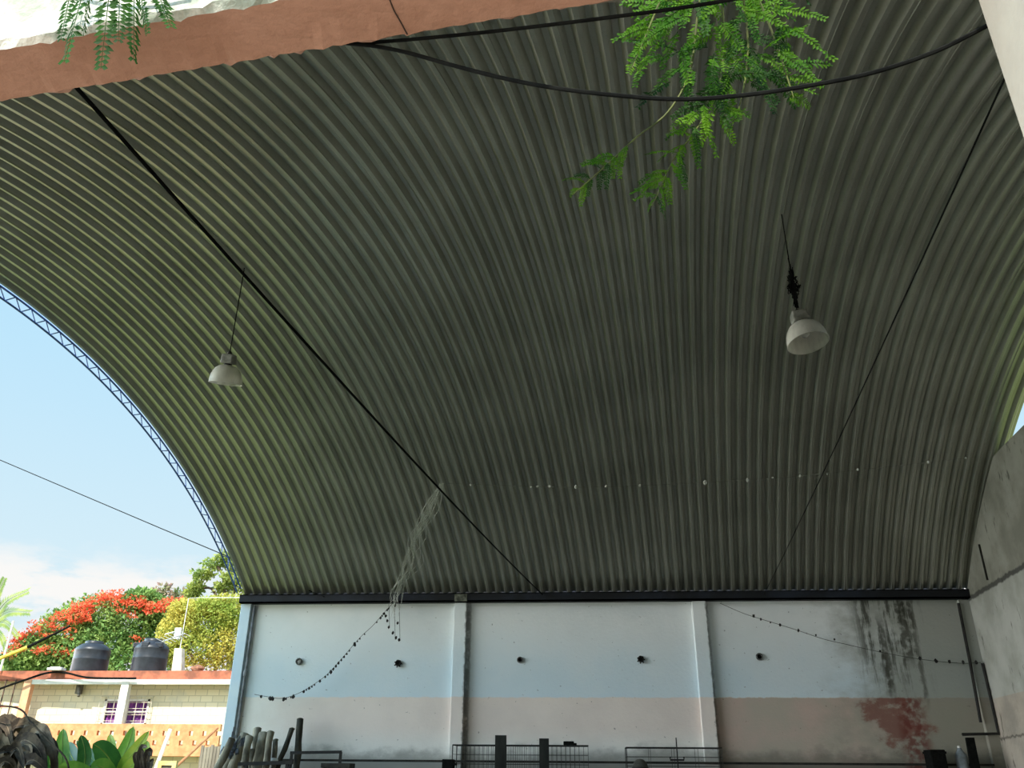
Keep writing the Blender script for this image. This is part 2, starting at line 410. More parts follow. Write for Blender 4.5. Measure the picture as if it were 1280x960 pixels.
# ---- two tie cables spanning from springing to springing
def cable(name, pts, r, label, mat=None, cat='cable', group=None):
    o = MB().tube(pts, r, 6).build(name, mat or m_black); return tag(o, label, cat, group)
def tie(p_near, p_far):
    a = Vector(p_near); b_ = Vector(p_far); d = b_-a; t = (1.66-a.y)/d.y
    return a+d*t, b_
def onz(x, y, z): d = ray(x, y); return EYE+d*((z-EYE.z)/d.z)
a, b_ = tie(onz(108,115,4.22), at(678,743,WY-.25))
cable('tie_cable', sag(a, b_, .10, 24), .0125, 'thick black cable crossing diagonally under the left half of the vault')
a, b_ = tie(onz(1258,86,4.22), at(955,743,WY-.25))
cable('tie_cable', sag(a, b_, .06, 24), .0065, 'thin dark cable crossing diagonally under the right half of the vault')
cable('guy_wire', [at(-420,398,23.5), at(-100,533,21), at(0,575,20.2), at(200,660,18.9), at(405,746,WY-.25)], .012, 'thin dark wire running from the sky down to the left end of the eave beam', cat='wire')
# ---- cables strung across the near opening
lp = lambda x, y, off=0.0: (lambda d: EYE+d*(((B0+WN*off-EYE).dot(WN))/d.dot(WN)))(ray(x, y))   # point on the inner plane of the near wall
w2 = [lp(*q, -.02) for q in ((432,54),(470,58),(510,66),(560,80),(630,98),(700,111),(780,120),(850,124),(920,120),(1000,109),(1090,91),(1170,64),(1238,30))]
cable('electric_cable', spline(w2, 5), .0042, 'slack black cable sagging across the opening to the right jamb')
w1 = [lp(*q, -.02) for q in ((430,54),(480,52),(600,41),(760,22),(900,2),(1020,-24),(1140,-64))]
cable('electric_cable', spline(w1, 5), .0040, 'taut black cable rising to the right just under the lintel')

# ---- hanging bell lamps
m_refl = pm('dusty prismatic reflector', lin(232,230,220), lin(204,202,192), rough=.35, scale=6, trans=.4, stretch=(1,1,.3))
m_gear = pm('grey cast lamp gear', lin(150,150,142), lin(112,112,104), rough=.5, scale=10)
def lamp(px, py_cord, py_gear_top, dia, label, tiltx, tilty):
    top = roof_at(px, py_cord, .0)
    d = ray(px, py_gear_top); z1 = EYE.z+d.z*(top.y-EYE.y)/d.y
    L = thing('pendant_lamp', (top.x, top.y, z1), label, 'lamp', 'bell lamps hanging from the vault')
    ax = Vector((tiltx, tilty, 1)).normalized(); p = Vector((top.x, top.y, z1)); s = dia/.46
    MB().tube([top+Vector((0,0,.04)), Vector((top.x, top.y, z1))], .007, 6).build('cord', m_black, L)
    g = MB(); g.lathe(p-ax*.03*s, [(.0,0),(.03*s,0),(.03*s,.03*s),(.012*s,.05*s),(0,.05*s)], 12, ax); g.build('hook', m_iron, L)
    # gear box: rounded rectangular housing
    g = MB(); sx = ax.cross(Vector((0,1,0))).normalized(); sy = ax.cross(sx)
    def ring(h, w_, d_): return [p-ax*h+sx*w_*c1+sy*d_*c2 for c1, c2 in ((-1,-1),(1,-1),(1,1),(-1,1))]
    g.hexa(ring(.17*s,.095*s,.085*s)+ring(.03*s,.085*s,.075*s)); gb = g.build('gear_box', m_gear, L, bevel=.02*s)
    g = MB(); g.lathe(p-ax*.215*s, [(.06*s,0),(.05*s,.05*s)], 16, ax); g.build('neck', m_iron, L)
    r = dia/2
    prof = [(.06*s,-.19*s),(.12*s,-.205*s),(.165*s,-.24*s),(.198*s,-.29*s),(.218*s,-.345*s),(.228*s,-.40*s),(r*1.01,-.452*s),(r*1.03,-.46*s),(r*.985,-.462*s),(.220*s,-.40*s),(.21*s,-.345*s),(.19*s,-.293*s),(.158*s,-.247*s),(.11*s,-.213*s),(.0,-.20*s)]
    g = MB(); g.lathe(p, prof, 36, ax); g.build('reflector', m_refl, L, smooth=True)
    g = MB(); g.lathe(p-ax*.36*s, [(0,-.02*s),(.045*s,0),(.05*s,.05*s),(.03*s,.12*s),(.02*s,.15*s)], 14, ax); g.build('bulb', pm('frosted bulb', lin(214,214,206), rough=.2), L, smooth=True)
    return top, p
lamp(305, 338, 440, .43, 'bell lamp hanging by the thick cable over the open left side', .12, -.30)
t2, p2 = lamp(977, 268, 389, .47, 'bell lamp hanging on the right with tangled cord above it', -.12, .10)
# dark nest-like wad wound round the second cord
nst = MB()
for i in range(70):
    z = random.gauss(0, .11); k = .010+.024*max(0, 1-abs(z)/.22)
    c0 = Vector((t2.x, t2.y, p2.z+.34+z)); pts = [c0+Vector((random.gauss(0,k), random.gauss(0,k), random.gauss(0,.06))) for _ in range(4)]
    nst.tube(spline(pts, 3), .006, 4)
nst.tube([(t2.x+.008, t2.y, p2.z+.05), (t2.x+.02, t2.y, p2.z+.3), (t2.x-.005, t2.y, p2.z+.75)], .007, 5)
tag(nst.build('twig_nest', m_black), 'dark wad of twigs wound round the cord of the right lamp', 'nest')

# ---- strings of party garland
m_scrap = pm('faded garland scrap', lin(214,216,208), lin(170,172,160), scale=30)
m_dark = pm('weathered garland knot', lin(30,30,30), lin(46,44,42), scale=30)
def garland(name, pts, beads, label, cat, rs, mb_, ms):
    g = thing(name, pts[0], label, cat)
    MB().tube(pts, rs, 5).build('string', ms, g)
    for p, r in beads:
        MB().blob(p, r, r, r*1.2, .3, 6).build('knot', mb_, g)
    return g
q = [(318,868),(335,871),(352,873),(370,868),(390,857),(410,842),(430,820),(450,797),(466,782),(480,766),(492,753)]
pts = spline([at(x, y, WY-.22) for x, y in q], 6)
bd = []
for i in range(2, len(pts)-2):
    if random.random() < .62: bd.append((pts[i]-Vector((0,0,.02)), random.choice((.016,.02,.024,.034))))
garland('garland', pts, bd, 'dark knotted string sagging in a curve across the left bay of the wall', 'garland', .005, m_dark, m_wire)
# tangle hanging from the ceiling string down over the eave
tg = thing('string_tangle', at(555,612,14.0), 'bunch of pale threads dangling from the vault down past the eave beam', 'string')
for k in range(13):
    q0 = [(553+random.gauss(0,2),604),(536+random.gauss(0,5),640),(520+random.gauss(0,8),672),(510+random.gauss(0,7),704),(497+random.gauss(0,5),738),(490+random.gauss(0,6),random.uniform(748,775))]
    YY = [13.6,14.4,15.3,16.2,17.1,17.35]
    MB().tube(spline([at(x, y, Y) for (x, y), Y in zip(q0, YY)], 4), .003, 4).build('thread', m_scrap, tg)
for x, y in ((484,776),(486,784),(491,791),(497,779),(499,800),(495,797),(482,770),(494,757)):
    MB().blob(at(x, y, 17.38), .026, .024, .032, .3, 6).build('knot', m_dark, tg)
for x in (486, 493, 499):
    MB().tube([at(x, 755, 17.38), at(x+1, 800 if x > 490 else 785, 17.38)], .004, 4).build('thread', m_wire, tg)
q = [(900,754),(925,765),(942,771),(975,781),(1000,789),(1030,799),(1060,806),(1100,815),(1150,824),(1200,829),(1226,828)]
pts = spline([at(x, y, WY-.20) for x, y in q], 6)
bd = [(at(x, y, WY-.20), r*.62) for x, y, r in ((942,770,.045),(951,774,.035),(963,778,.025),(975,781,.04),(998,788,.045),(1020,794,.03),(1043,799,.03),(1100,814,.03),(1150,823,.05),(1170,826,.05),(1187,827,.045),(1204,828,.045),(1220,828,.05))]
garland('garland', pts, bd, 'dark knotted string slanting down across the stained right bay', 'garland', .005, m_dark, m_wire)
e1 = None
pts = [at(553,604,13.6), at(700,609,13.7), at(800,607,13.9), at(880,603,14.0), at(1000,595,14.2), at(1160,578,14.7), at(1246,568,14.95)]
sp_ = spline(pts, 6)
bd = [(at(x, y, Y), r*.62) for x, y, Y, r in ((588,606,13.6,.03),(664,608,13.6,.025),(672,608,13.7,.03),(687,608,13.7,.035),(720,609,13.7,.04),(758,608,13.8,.035),(800,607,13.9,.03),(881,603,14,.055),(934,600,14,.045),(966,597,14.2,.02),(1000,595,14.2,.035),(1034,593,14.3,.02),(1072,587,14.4,.03),(1160,578,14.7,.04),(1207,573,14.8,.03))]
garland('garland', sp_, bd, 'thin pale string with white scraps stretched across the lower vault', 'garland', .0035, m_scrap, pm('pale string', lin(140,144,130), scale=20))

# ---- round wall fittings
m_ring = pm('tarnished fitting', lin(70,72,70), lin(120,122,118), rough=.5, scale=30)
m_hole = pm('black hole', lin(14,14,14), rough=1)
def fitting(x, y, r, label, style):
    p = at(x, y, WY-.001); o = thing('wall_fitting', p, label, 'light fitting', 'round fittings on the far wall')
    ax = (0, -1, 0); dark = style != 'white'
    MB().lathe(p, [(r,0),(r*1.05,.02),(r*.95,.05),(r*.72,.055),(r*.66,.02),(r*.66,0)], 20, ax).build('ring', m_iron if style == 'dark' else m_ring, o, smooth=True)
    MB().lathe(p, [(0,.03),(r*.45,.028),(r*.5,.015),(r*.66,.004)], 16, ax).build('socket', m_hole if dark else pm('white ceramic', lin(220,220,214), rough=.3), o, smooth=True)
    if style == 'dark':
        g = MB()
        for k in range(7):
            t = k*.9; g.tube([p+Vector((0,-.03,0)), p+Vector((math.cos(t)*r*1.3, -.05, math.sin(t)*r*1.25-r*.25))], .012, 5)
        g.build('wire_end', m_black, o)
    return o
fitting(374, 827, .068, 'pale ring fitting on the wall nearest its left corner', 'white')
fitting(498, 829, .062, 'black burnt fitting on the wall left of the first pilaster', 'dark')
fitting(650, 825, .06, 'small ring fitting just right of the first pilaster', 'ring')
fitting(801, 824, .062, 'dark fitting with sooty halo left of the second pilaster', 'dark')
fitting(949, 821, .068, 'round dark fitting right of the second pilaster', 'ring')

# ---- pipes on the wall
m_pipe = pm('grey blue pipe', lin(146,152,158), lin(104,108,110), scale=6)
p = MB(); p.tube([at(318.5,757,WY-.06), at(309.5,822,WY-.06), at(295,922,WY-.06), at(288,975,WY-.06)], .028, 10)
dp = tag(p.build('downpipe', m_pipe, smooth=True), 'grey downpipe beside the pale blue corner pilaster', 'pipe')
MB().lathe(at(306.5,842,WY-.06), [(.036,-.05),(.045,-.05),(.045,.05),(.036,.05)], 12).build('coupling', m_pipe, dp)
p = MB(); p.tube([at(1198,754,WY-.14), at(1212,825,WY-.14), at(1226,903,WY-.14)], .03, 8)
tag(p.build('conduit', m_iron), 'dark straight conduit down the far wall beside the right corner', 'pipe')
p = MB(); p.tube([at(1228,829,WY-.18), at(1240,880,WY-.18), at(1248,917,WY-.18), at(1203,918,WY-.18)], .028, 8)
tag(p.build('conduit', m_iron), 'dark L-shaped conduit in the right corner with a horizontal arm', 'pipe')

# ---- clutter at the foot of the far wall
m_bark = pm('weathered grey log', lin(146,138,118), lin(92,86,72), scale=7, bump=.6, bscale=26, stretch=(1,1,.25))
m_plank = pm('dark board', lin(40,42,38), lin(24,25,23), scale=6, stretch=(1,1,.3))
m_cut = pm('pale cut end', lin(150,136,108), lin(120,106,84), scale=14)
LN = [0]
def leaning(name, x0, y0, x1, y1, r, label, cat, Yt, Yb, mat, square=False, group=None):
    """upright thing whose top shows at (x0,y0); continues through (x1,y1) to the floor"""
    if cat == 'log': LN[0] += 1; o_ = -.24*(LN[0] % 3); Yt += o_; Yb += o_; r *= .88
    a = at(x0, y0, Yt); b_ = at(x1, y1, Yb); d = b_-a; b_ = a+d*((0.0-a.z)/d.z)
    g = thing(name, b_, label, cat, group)
    if square:
        MB().bar(a, b_, r*2, .05, up=(0,1,0)).build('plank', mat, g, bevel=.006)
    else:
        n = 9; pts = [a.lerp(b_, i/n)+Vector((random.gauss(0,.008), random.gauss(0,.006), 0)) for i in range(n+1)]
        MB().tube(pts, [r*random.uniform(.9,1.08) for _ in pts], 12).build('trunk', mat, g, smooth=True)
        dd = (a-b_).normalized(); MB().lathe(a, [(0,.012),(r*.8,.010),(r*.94,.0)], 12, dd).build('cut_end', m_cut, g)
    return g
GL = 'logs leaning against the left end of the far wall'
for x0, y0, x1, y1, r, lab in (
    (307,918,290,960,.105,'grey log leaning third from the blue pilaster, rough topped'),
    (312,921,305,958,.08,'short log wedged in front of the tallest upright log'),
    (322,911,318,955,.095,'tallest upright grey log in the leaning pile'),
    (330,917,322,958,.12,'thickest pale grey log in the leaning pile'),
    (338,915,332,958,.075,'slim log just right of the thickest log'),
    (345,925,342,958,.06,'short thin log at the right end of the leaning pile'),
    (316,938,312,960,.07,'stubby log standing lowest before the leaning pile')):
    leaning('log', x0, y0, x1, y1, r, lab, 'log', WY-.55, WY-.75, m_bark, group=GL)
for x0, y0, x1, y1, lab in ((290,924,272,960,'leaning log with blue rag nearest the blue corner pilaster'),(299,925,282,960,'leaning log with blue rag second from the corner pilaster')):
    l = leaning('log', x0, y0, x1, y1, .085, lab, 'log', WY-.8, WY-1.0, m_bark, group=GL)
    rag = MB(); c0 = at(x0-2, y0+14, WY-.9)
    for k in range(12):
        rag.blob(c0+Vector((random.gauss(0,.05), random.gauss(0,.05), random.gauss(0,.09))), .06, .06, .08, .35, 7)
    for k in range(5):
        rag.tube([c0, c0+Vector((random.uniform(-.03,.22), random.uniform(-.1,.02), random.uniform(.15,.42)))], [.03,.012], 5)
    tag(rag.build('rag', pm('blue grey rag', lin(96,102,112), lin(62,66,74), scale=9), l), 'blue rag')
leaning('pole', 375, 899, 371, 958, .07, 'tallest dark post leaning at the right of the log pile', 'post', WY-.3, WY-.55, pm('dark weathered post', lin(72,68,56), lin(44,42,34), scale=8, stretch=(1,1,.25)))
leaning('pole', 366, 911, 348, 958, .05, 'slanting dark pole beside the tallest post', 'pole', WY-.4, WY-.7, pm('dark weathered post', lin(72,68,56)))
leaning('pole', 360, 927, 346, 958, .025, 'thin slanting rod left of the slanting dark pole', 'rod', WY-.4, WY-.75, m_iron)
# white tub lid on the logs
tag(MB().blob(at(342,951,WY-.9), .09, .07, .05, .1, 10).build('rag', pm('white rag', lin(196,198,190), scale=12)), 'small white rag lying among the logs', 'rag')
# black hurdle frame and stool
h = thing('hurdle', at(365,975,WY-1.2), 'black tube hurdle with a square top bar before the logs', 'hurdle')
MB().bar(at(363,941,WY-1.2), at(427,940,WY-1.2), .05).build('top_bar', m_iron, h)
for x in (365, 426):
    a = at(x, 940, WY-1.2); MB().bar(a, (a.x, a.y, 0), .045).build('leg', m_iron, h)
a = at(410,954,WY-1.3); st = thing('stool', (a.x+.22, a.y, 0), 'low bench top poking up just right of the black hurdle', 'bench')
b_ = at(437,954,WY-1.3)
MB().box(a.x-.08, b_.x+.06, a.y-.18, a.y+.18, a.z-.08, a.z).build('seat', pm('dark bench board', lin(64,62,54), lin(40,38,34), scale=5), st, bevel=.01)
for x in (a.x, b_.x):
    for y in (a.y-.13, a.y+.13): MB().box(x-.025, x+.025, y-.025, y+.025, 0, a.z-.08).build('leg', m_iron, st)
# log rack bar in front of pile
rk = thing('rail', at(300,962,WY-1.35), 'low dark rail running before the leaning logs', 'rail')
a, b_ = at(298,955,WY-1.35), at(366,953,WY-1.35); MB().bar(a, b_, .06).build('bar', m_iron, rk)
for q in (a.lerp(b_, .15), a.lerp(b_, .9)): MB().bar(q, (q.x, q.y, 0), .05).build('leg', m_iron, rk)

# ---- wire cages
def cage(x0, x1, y0, Y, dep, nx, label, feet=0):
    a, b_ = at(x0, y0, Y), at(x1, y0+1, Y); zt = (a.z+b_.z)/2; zb = .62
    g = thing('wire_cage', ((a.x+b_.x)/2, Y, 0), label, 'cage', 'wire cages on legs along the wall')
    for yy in (Y, Y+dep):
        MB().tube([(a.x,yy,zt),(b_.x,yy,zt),(b_.x,yy,zb),(a.x,yy,zb),(a.x,yy,zt)], .010, 6).build('frame', m_iron, g)
        ms = MB()
        for i in range(1, nx): x = a.x+(b_.x-a.x)*i/nx; ms.tube([(x,yy,zb),(x,yy,zt)], .0035, 4)
        for k in range(1, 5): z = zb+(zt-zb)*k/5; ms.tube([(a.x,yy,z),(b_.x,yy,z)], .0035, 4)
        ms.build('mesh_panel', m_wire, g)
    for x in (a.x, b_.x):
        MB().tube([(x,Y,zt),(x,Y+dep,zt)], .010, 6).build('frame', m_iron, g)
        for yy in (Y, Y+dep): MB().tube([(x,yy,zb),(x,yy,0)], .014, 6).build('leg', m_iron, g)
    return g, zt
cg, czt = cage(566, 735, 931, WY-.85, .55, 30, 'long wire mesh cage with dark boards before the first pilaster')
cage(783, 902, 934, WY-.75, .5, 4, 'nearly empty wire frame cage before the second pilaster')
for x0, x1, y0, y1, lab in ((619,633,919,960,'taller dark board standing upright against the long wire cage'),(674,686,923,960,'shorter dark board standing upright against the long wire cage')):
    a, b_ = at(x0, y0, WY-.95), at(x1, y0, WY-.95)
    g = MB(); g.box(a.x, b_.x, WY-.97, WY-.92, 0, a.z)
    tag(g.build('board', m_plank, bevel=.006), lab, 'board')
a = at(711,936,WY-.6); br = thing('metal_clip', (a.x, a.y, czt), 'small black bracket sitting on top of the long cage', 'bracket')
MB().box(a.x-.10, a.x+.10, a.y-.06, a.y+.06, czt+.012, czt+.08).build('body', m_black, br, bevel=.012); MB().box(a.x-.03, a.x+.15, a.y-.03, a.y+.03, czt+.012, czt+.05).build('tab', m_black, br, bevel=.01)
a, b_ = at(553,949,WY-.95), at(568,949,WY-.95); bx = thing('crate', ((a.x+b_.x)/2, WY-.85, 0), 'black crate standing at the left end of the long cage', 'crate')
MB().box(a.x, b_.x-.02, WY-.98, WY-.72, 0, a.z).build('body', m_black, bx, bevel=.01); MB().box(a.x+.1, b_.x+.02, WY-.99, WY-.71, a.z-.10, a.z-.06).build('rim', m_black, bx)
# pole with cross handle
a = at(845,922,WY-.8); ph = thing('pipe_stand', (a.x, a.y, 0), 'thin upright pipe with a short cross handle in the empty cage', 'pipe')
MB().tube([(a.x,a.y,0),(a.x,a.y,a.z)], .012, 6).build('post', m_iron, ph)
c0, c1 = at(838,950,WY-.82), at(855,950,WY-.82); MB().tube([c0+Vector((0,0,.05)), c0, c1, c1+Vector((0,0,.05))], .018, 6).build('handle', m_iron, ph)
a = at(800,950,WY-.55); dm = thing('feed_tub', (a.x, a.y, .62), 'grey domed lump inside the left of the empty cage', 'tub')
MB().lathe((a.x,a.y,.62), [(.13,0),(.15,.1),(.15,a.z-.75),(.12,a.z-.66),(.06,a.z-.61),(0,a.z-.60)], 18).build('body', pm('grey tub', lin(86,84,76), lin(62,60,54), scale=6), dm, smooth=True)
MB().lathe((a.x,a.y,.62), [(.152,a.z-.78),(.165,a.z-.77),(.152,a.z-.74)], 18).build('rim', m_iron, dm)
# right corner boxes
a, b_ = at(1161,937,WY-.5), at(1180,937,WY-.5); bx = thing('crate', ((a.x+b_.x)/2, WY-.35, 0), 'black box before the red stains at the right of the wall', 'box')
MB().box(a.x, b_.x, WY-.55, WY-.2, 0, a.z).build('body', m_black, bx, bevel=.015); MB().box(a.x-.01, b_.x+.01, WY-.56, WY-.19, a.z-.07, a.z-.03).build('rim', m_black, bx)
a, b_ = at(1207,922,WY-.4), at(1217,922,WY-.4); g = MB(); d = at(1213,951,WY-.5)-a; g.hexa([Vector(v)+Vector((0,oy,0)) for oy in (-.03,.03) for v in ((a.x+d.x*2.6,WY-.5,0),(b_.x+d.x*2.6+.05,WY-.5,0),(b_.x,WY-.4,b_.z),(a.x,WY-.4,a.z))])
tag(g.build('board', m_black), 'black board leaning in the right corner below the conduit arm', 'board')
a = at(1199,935,WY-.35); bt = thing('bottle', (a.x, a.y, 0), 'pale plastic bottle standing between the black box and black board', 'bottle')
MB().lathe((a.x,a.y,0), [(.09,0),(.10,.02),(.10,a.z-.12),(.05,a.z-.04),(.03,a.z)], 16, close=True).build('body', pm('cloudy plastic', lin(140,150,156), lin(110,118,122), rough=.4), bt, smooth=True)
MB().lathe((a.x,a.y,a.z), [(.034,0),(.034,.035),(0,.04)], 12).build('cap', pm('white cap', lin(214,214,210)), bt)

# ================================================================ LEAVES OVER THE OPENING
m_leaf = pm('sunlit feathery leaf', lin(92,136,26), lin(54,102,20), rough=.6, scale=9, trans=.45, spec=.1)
m_leaf2 = pm('shaded green feathery leaf', lin(46,84,24), lin(28,58,18), rough=.6, scale=9, trans=.35, spec=.1)  # darker copy of the leaf, with shade put into the colour
m_stem = pm('green brown stem', lin(104,112,58), lin(78,84,48), scale=20)
def pinnate(parent, base, tip, mat, wid=.019, pairs=15, droop=.01):
    """feather-shaped compound leaf from base to tip: rachis with paired leaflets, one mesh"""
    base = Vector(base); tip = Vector(tip); mb = MB(); L = (tip-base).length
    d = (tip-base).normalized(); up = Vector((random.gauss(0,.5), -1+random.gauss(0,.4), random.gauss(.3,.5)))
    side = d.cross(up).normalized(); nor = side.cross(d).normalized()
    pts = [base.lerp(tip, i/6)+Vector((0,0,droop*4*(i/6)*(1-i/6))) for i in range(7)]
    mb.tube(pts, [.0014-.0008*i/6 for i in range(7)], 4)
    for k in range(pairs):
        t = .10+.88*k/(pairs-1); p = base.lerp(tip, t)+Vector((0,0,droop*4*t*(1-t)))
        ln = wid*(.55+.45*math.sin(math.pi*min(1, t*.9+.12)))*random.uniform(.85,1.1); hw = L/pairs*.55
        for sg in (-1, 1):
            q = (side*sg*.9+d*.42+nor*random.gauss(-.12,.22)).normalized()
            a = p; m1 = p+q*ln*.5+d*hw; m2 = p+q*ln*.5-d*hw*.8; e_ = p+q*ln; f = nor*ln*.06
            mb.add([a, m1+f, e_, m2+f], [(0,1,2),(0,2,3)])
    return mb.build('leaf', mat, parent)

# right-hand spray that hangs behind the cables
YB = 1.62
sp = thing('hanging_branch', at(880,-90,YB), 'bright green feathery branch hanging into the opening in front of the vault', 'branch')
stems = [[(905,-170,1.30),(885,-60,1.55),(872,20,1.62),(862,90,1.64),(835,140,1.62),(795,172,1.60),(752,212,1.58),(716,243,1.56)],
         [(905,-170,1.30),(900,-40,1.56),(905,60,1.66),(895,120,1.66),(868,165,1.66),(842,200,1.64),(815,258,1.62)],
         [(905,-170,1.30),(930,-50,1.54),(965,40,1.62),(985,100,1.62),(992,122,1.62)],
         [(905,-170,1.30),(860,-70,1.52),(830,-10,1.58),(805,50,1.60),(790,85,1.60)],
         [(905,-170,1.30),(925,-30,1.58),(935,60,1.68),(925,130,1.68),(912,165,1.68)]]
for st in stems:
    pts = spline([at(*q) for q in st], 6); n = len(pts)
    MB().tube(pts, [.005-.004*i/(n-1) for i in range(n)], 5).build('stem', m_stem, sp)
def lf(x0, y0, x1, y1, Y, mat=None, w_=.021, pairs=15):
    pinnate(sp, at(x0, y0, Y), at(x1, y1, Y+random.gauss(0,.02)), mat or m_leaf, w_, pairs)
random.seed(21)
# the dense head of the spray
nl = 0
while nl < 100:
    x = random.gauss(893, 46); y = random.uniform(-60, 112)
    if abs(x-895) > 100 - abs(y-40)*.25: continue
    t = math.radians(random.gauss(95 if x < 900 else 70, 38)); Ln = random.uniform(42, 74)
    x1 = x+math.cos(t)*Ln*(1 if x > 860 else .9); y1 = y+math.sin(t)*Ln*.75
    if x < 880: x1 -= 18
    if x > 940: x1 += 16
    lf(x, y, x1, y1, random.uniform(1.52, 1.74), m_leaf if random.random() < (.8 if y < 40 else .45) else m_leaf2); nl += 1  # dark copies come more often lower down, as painted shade
for q in ((978,84,1038,81),(985,95,1030,108),(975,104,1022,118),(955,62,1010,32),(962,48,1004,40),(975,20,990,4),(940,14,990,-2),(975,64,996,72),
          (820,18,782,40),(815,36,778,48),(830,70,797,84),(850,84,820,112),(800,60,786,92),(912,140,938,146),(985,120,1012,134)):
    lf(*q, random.uniform(1.56, 1.66))
# the two trailing tips: leaves set along the twigs
def along(pxs, step, ln, Y, wd, spread=40):
    for (xa, ya), (xb, yb) in zip(pxs, pxs[1:]):
        L = math.hypot(xb-xa, yb-ya); n = max(1, int(L/step)); th = math.degrees(math.atan2(yb-ya, xb-xa))
        for i in range(n):
            t = (i+random.random()*.5)/n; x = xa+(xb-xa)*t; y = ya+(yb-ya)*t
            for sg in (-1, 1):
                if random.random() < .12: continue
                a_ = math.radians(th+sg*random.gauss(spread, 10)); l_ = ln*random.uniform(.7,1.15)
                lf(x, y, x+math.cos(a_)*l_, y+math.sin(a_)*l_, Y, m_leaf if random.random() < .6 else m_leaf2, wd, 12)
along([(786,180),(752,212),(722,238)], 10, 29, 1.58, .012)
lf(724,236,713,246, 1.58, m_leaf, .010, 9)
along([(880,130),(866,166),(842,200),(818,250)], 11, 38, 1.63, .014)
lf(818,250,810,265, 1.63, m_leaf, .010, 9)
for q in ((880,150,896,196),(890,140,876,182),(900,145,918,180),(872,140,850,168),(905,135,925,150)): lf(*q, 1.63, m_leaf, .017, 13)

# left-hand leaves hanging down in front of the lintel
sp = thing('hanging_branch', lp(160,-60,TH+.03), 'dark green feathery leaves hanging over the lintel at top left', 'branch')
pl = lambda x, y, o=.05: lp(x, y, TH+o)
MB().tube(spline([pl(60,-60), pl(110,-45), pl(170,-40), pl(230,-50)], 5), .004, 6).build('stem', m_stem, sp)
random.seed(5)
for x0, y0, x1, y1, w_ in ((112,-40,80,78,.020),(140,-40,126,86,.021),(168,-42,167,76,.017),(172,-30,184,42,.014),(185,-40,214,34,.019),(192,-36,206,20,.015),(92,-30,76,50,.016),(150,-40,148,52,.018),(118,-38,104,40,.016)):
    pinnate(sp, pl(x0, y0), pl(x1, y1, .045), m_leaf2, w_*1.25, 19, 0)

# ================================================================ OUTSIDE ON THE LEFT
HY = 28.0
HF = 27.5
# ---- the block-built house
m = bpy.data.materials.new('cream painted block wall'); m.use_nodes = True; T = NT(m.node_tree)
b = T.n['Principled BSDF']; b.inputs['Roughness'].default_value = .95
pos = T.node('ShaderNodeNewGeometry').outputs['Position']
s3 = T.node('ShaderNodeSeparateXYZ'); T.l.new(pos, s3.inputs[0])
cb = T.node('ShaderNodeCombineXYZ'); T.l.new(s3.outputs[0], cb.inputs[0]); T.l.new(s3.outputs[2], cb.inputs[1])
bk = T.node('ShaderNodeTexBrick'); T.l.new(cb.outputs[0], bk.inputs[0])
bk.inputs['Scale'].default_value = 1; bk.inputs['Brick Width'].default_value = .40; bk.inputs['Row Height'].default_value = .20
bk.inputs['Mortar Size'].default_value = .012; bk.inputs['Color1'].default_value = lin(224,214,184); bk.inputs['Color2'].default_value = lin(214,204,174); bk.inputs['Mortar'].default_value = lin(168,162,142)
nz = T.noise(pos, 1.4, 5)
bk.inputs['Mortar'].default_value = lin(186,178,152)
T.l.new(T.mix(T.math('MULTIPLY', T.ss(nz, .5, .7), .5), bk.outputs[0], lin(190,188,172)), b.inputs['Base Color'])
m_block = m
m_white = pm('white painted concrete', lin(226,222,212), lin(206,200,190), scale=3)
m_peach = pm('peach painted post', lin(222,166,130), lin(204,146,110), scale=3)
m_slab = pm('red clay roof edge', lin(176,104,78), lin(128,80,62), scale=3, bump=.3)
m_brick = pm('orange brick', lin(212,150,104), lin(190,128,86), scale=5, bump=.3)
hz = lambda y, Y=HF, x=150: at(x, y, Y).z
HX0 = at(-120,845,HY).x; HX1 = at(322,845,HY).x
zr0, zr1 = hz(849.5), hz(838.5)
zbal = hz(937)
hs = thing('house', ((HX0+HX1)/2, HY, GZ), 'cream block house with flat roof and orange brick balcony beyond the open end', 'house')
g = MB(); wx0, wx1 = at(131,880,HY).x, at(187,880,HY).x; wz0, wz1 = hz(906, HY), hz(874, HY)
g.box(HX0, wx0, HY, HY+.2, GZ, zr0); g.box(wx1, HX1, HY, HY+.2, GZ, zr0); g.box(wx0, wx1, HY, HY+.2, GZ, wz0); g.box(wx0, wx1, HY, HY+.2, wz1, zr0)
g.box(HX0, HX0+.2, HY, HY+5, GZ, zr0); g.box(HX1-.2, HX1, HY, HY+5, GZ, zr0); g.box(HX0, HX1, HY+4.8, HY+5, GZ, zr0)
g.build('wall', m_block, hs)
MB().box(HX0-.2, HX1+.2, HF-.02, HY+5.2, zr0, zr1).build('roof', m_slab, hs)
bx0 = at(33,852,HF).x
MB().box(bx0, HX1, HF-.07, HF+.13, hz(855.5), zr0).build('beam', m_white, hs)
def vpost(x, y, wpx, mat):
    p = at(x, y, HF); w_ = wpx/F_PX*27; g = MB(); g.box(p.x-w_/2, p.x+w_/2, HF-.08, HF+.12, zbal, zr0); return g.build('pillar', mat, hs, bevel=.01)
vpost(157, 860, 10, m_white); vpost(35, 860, 10, m_peach)
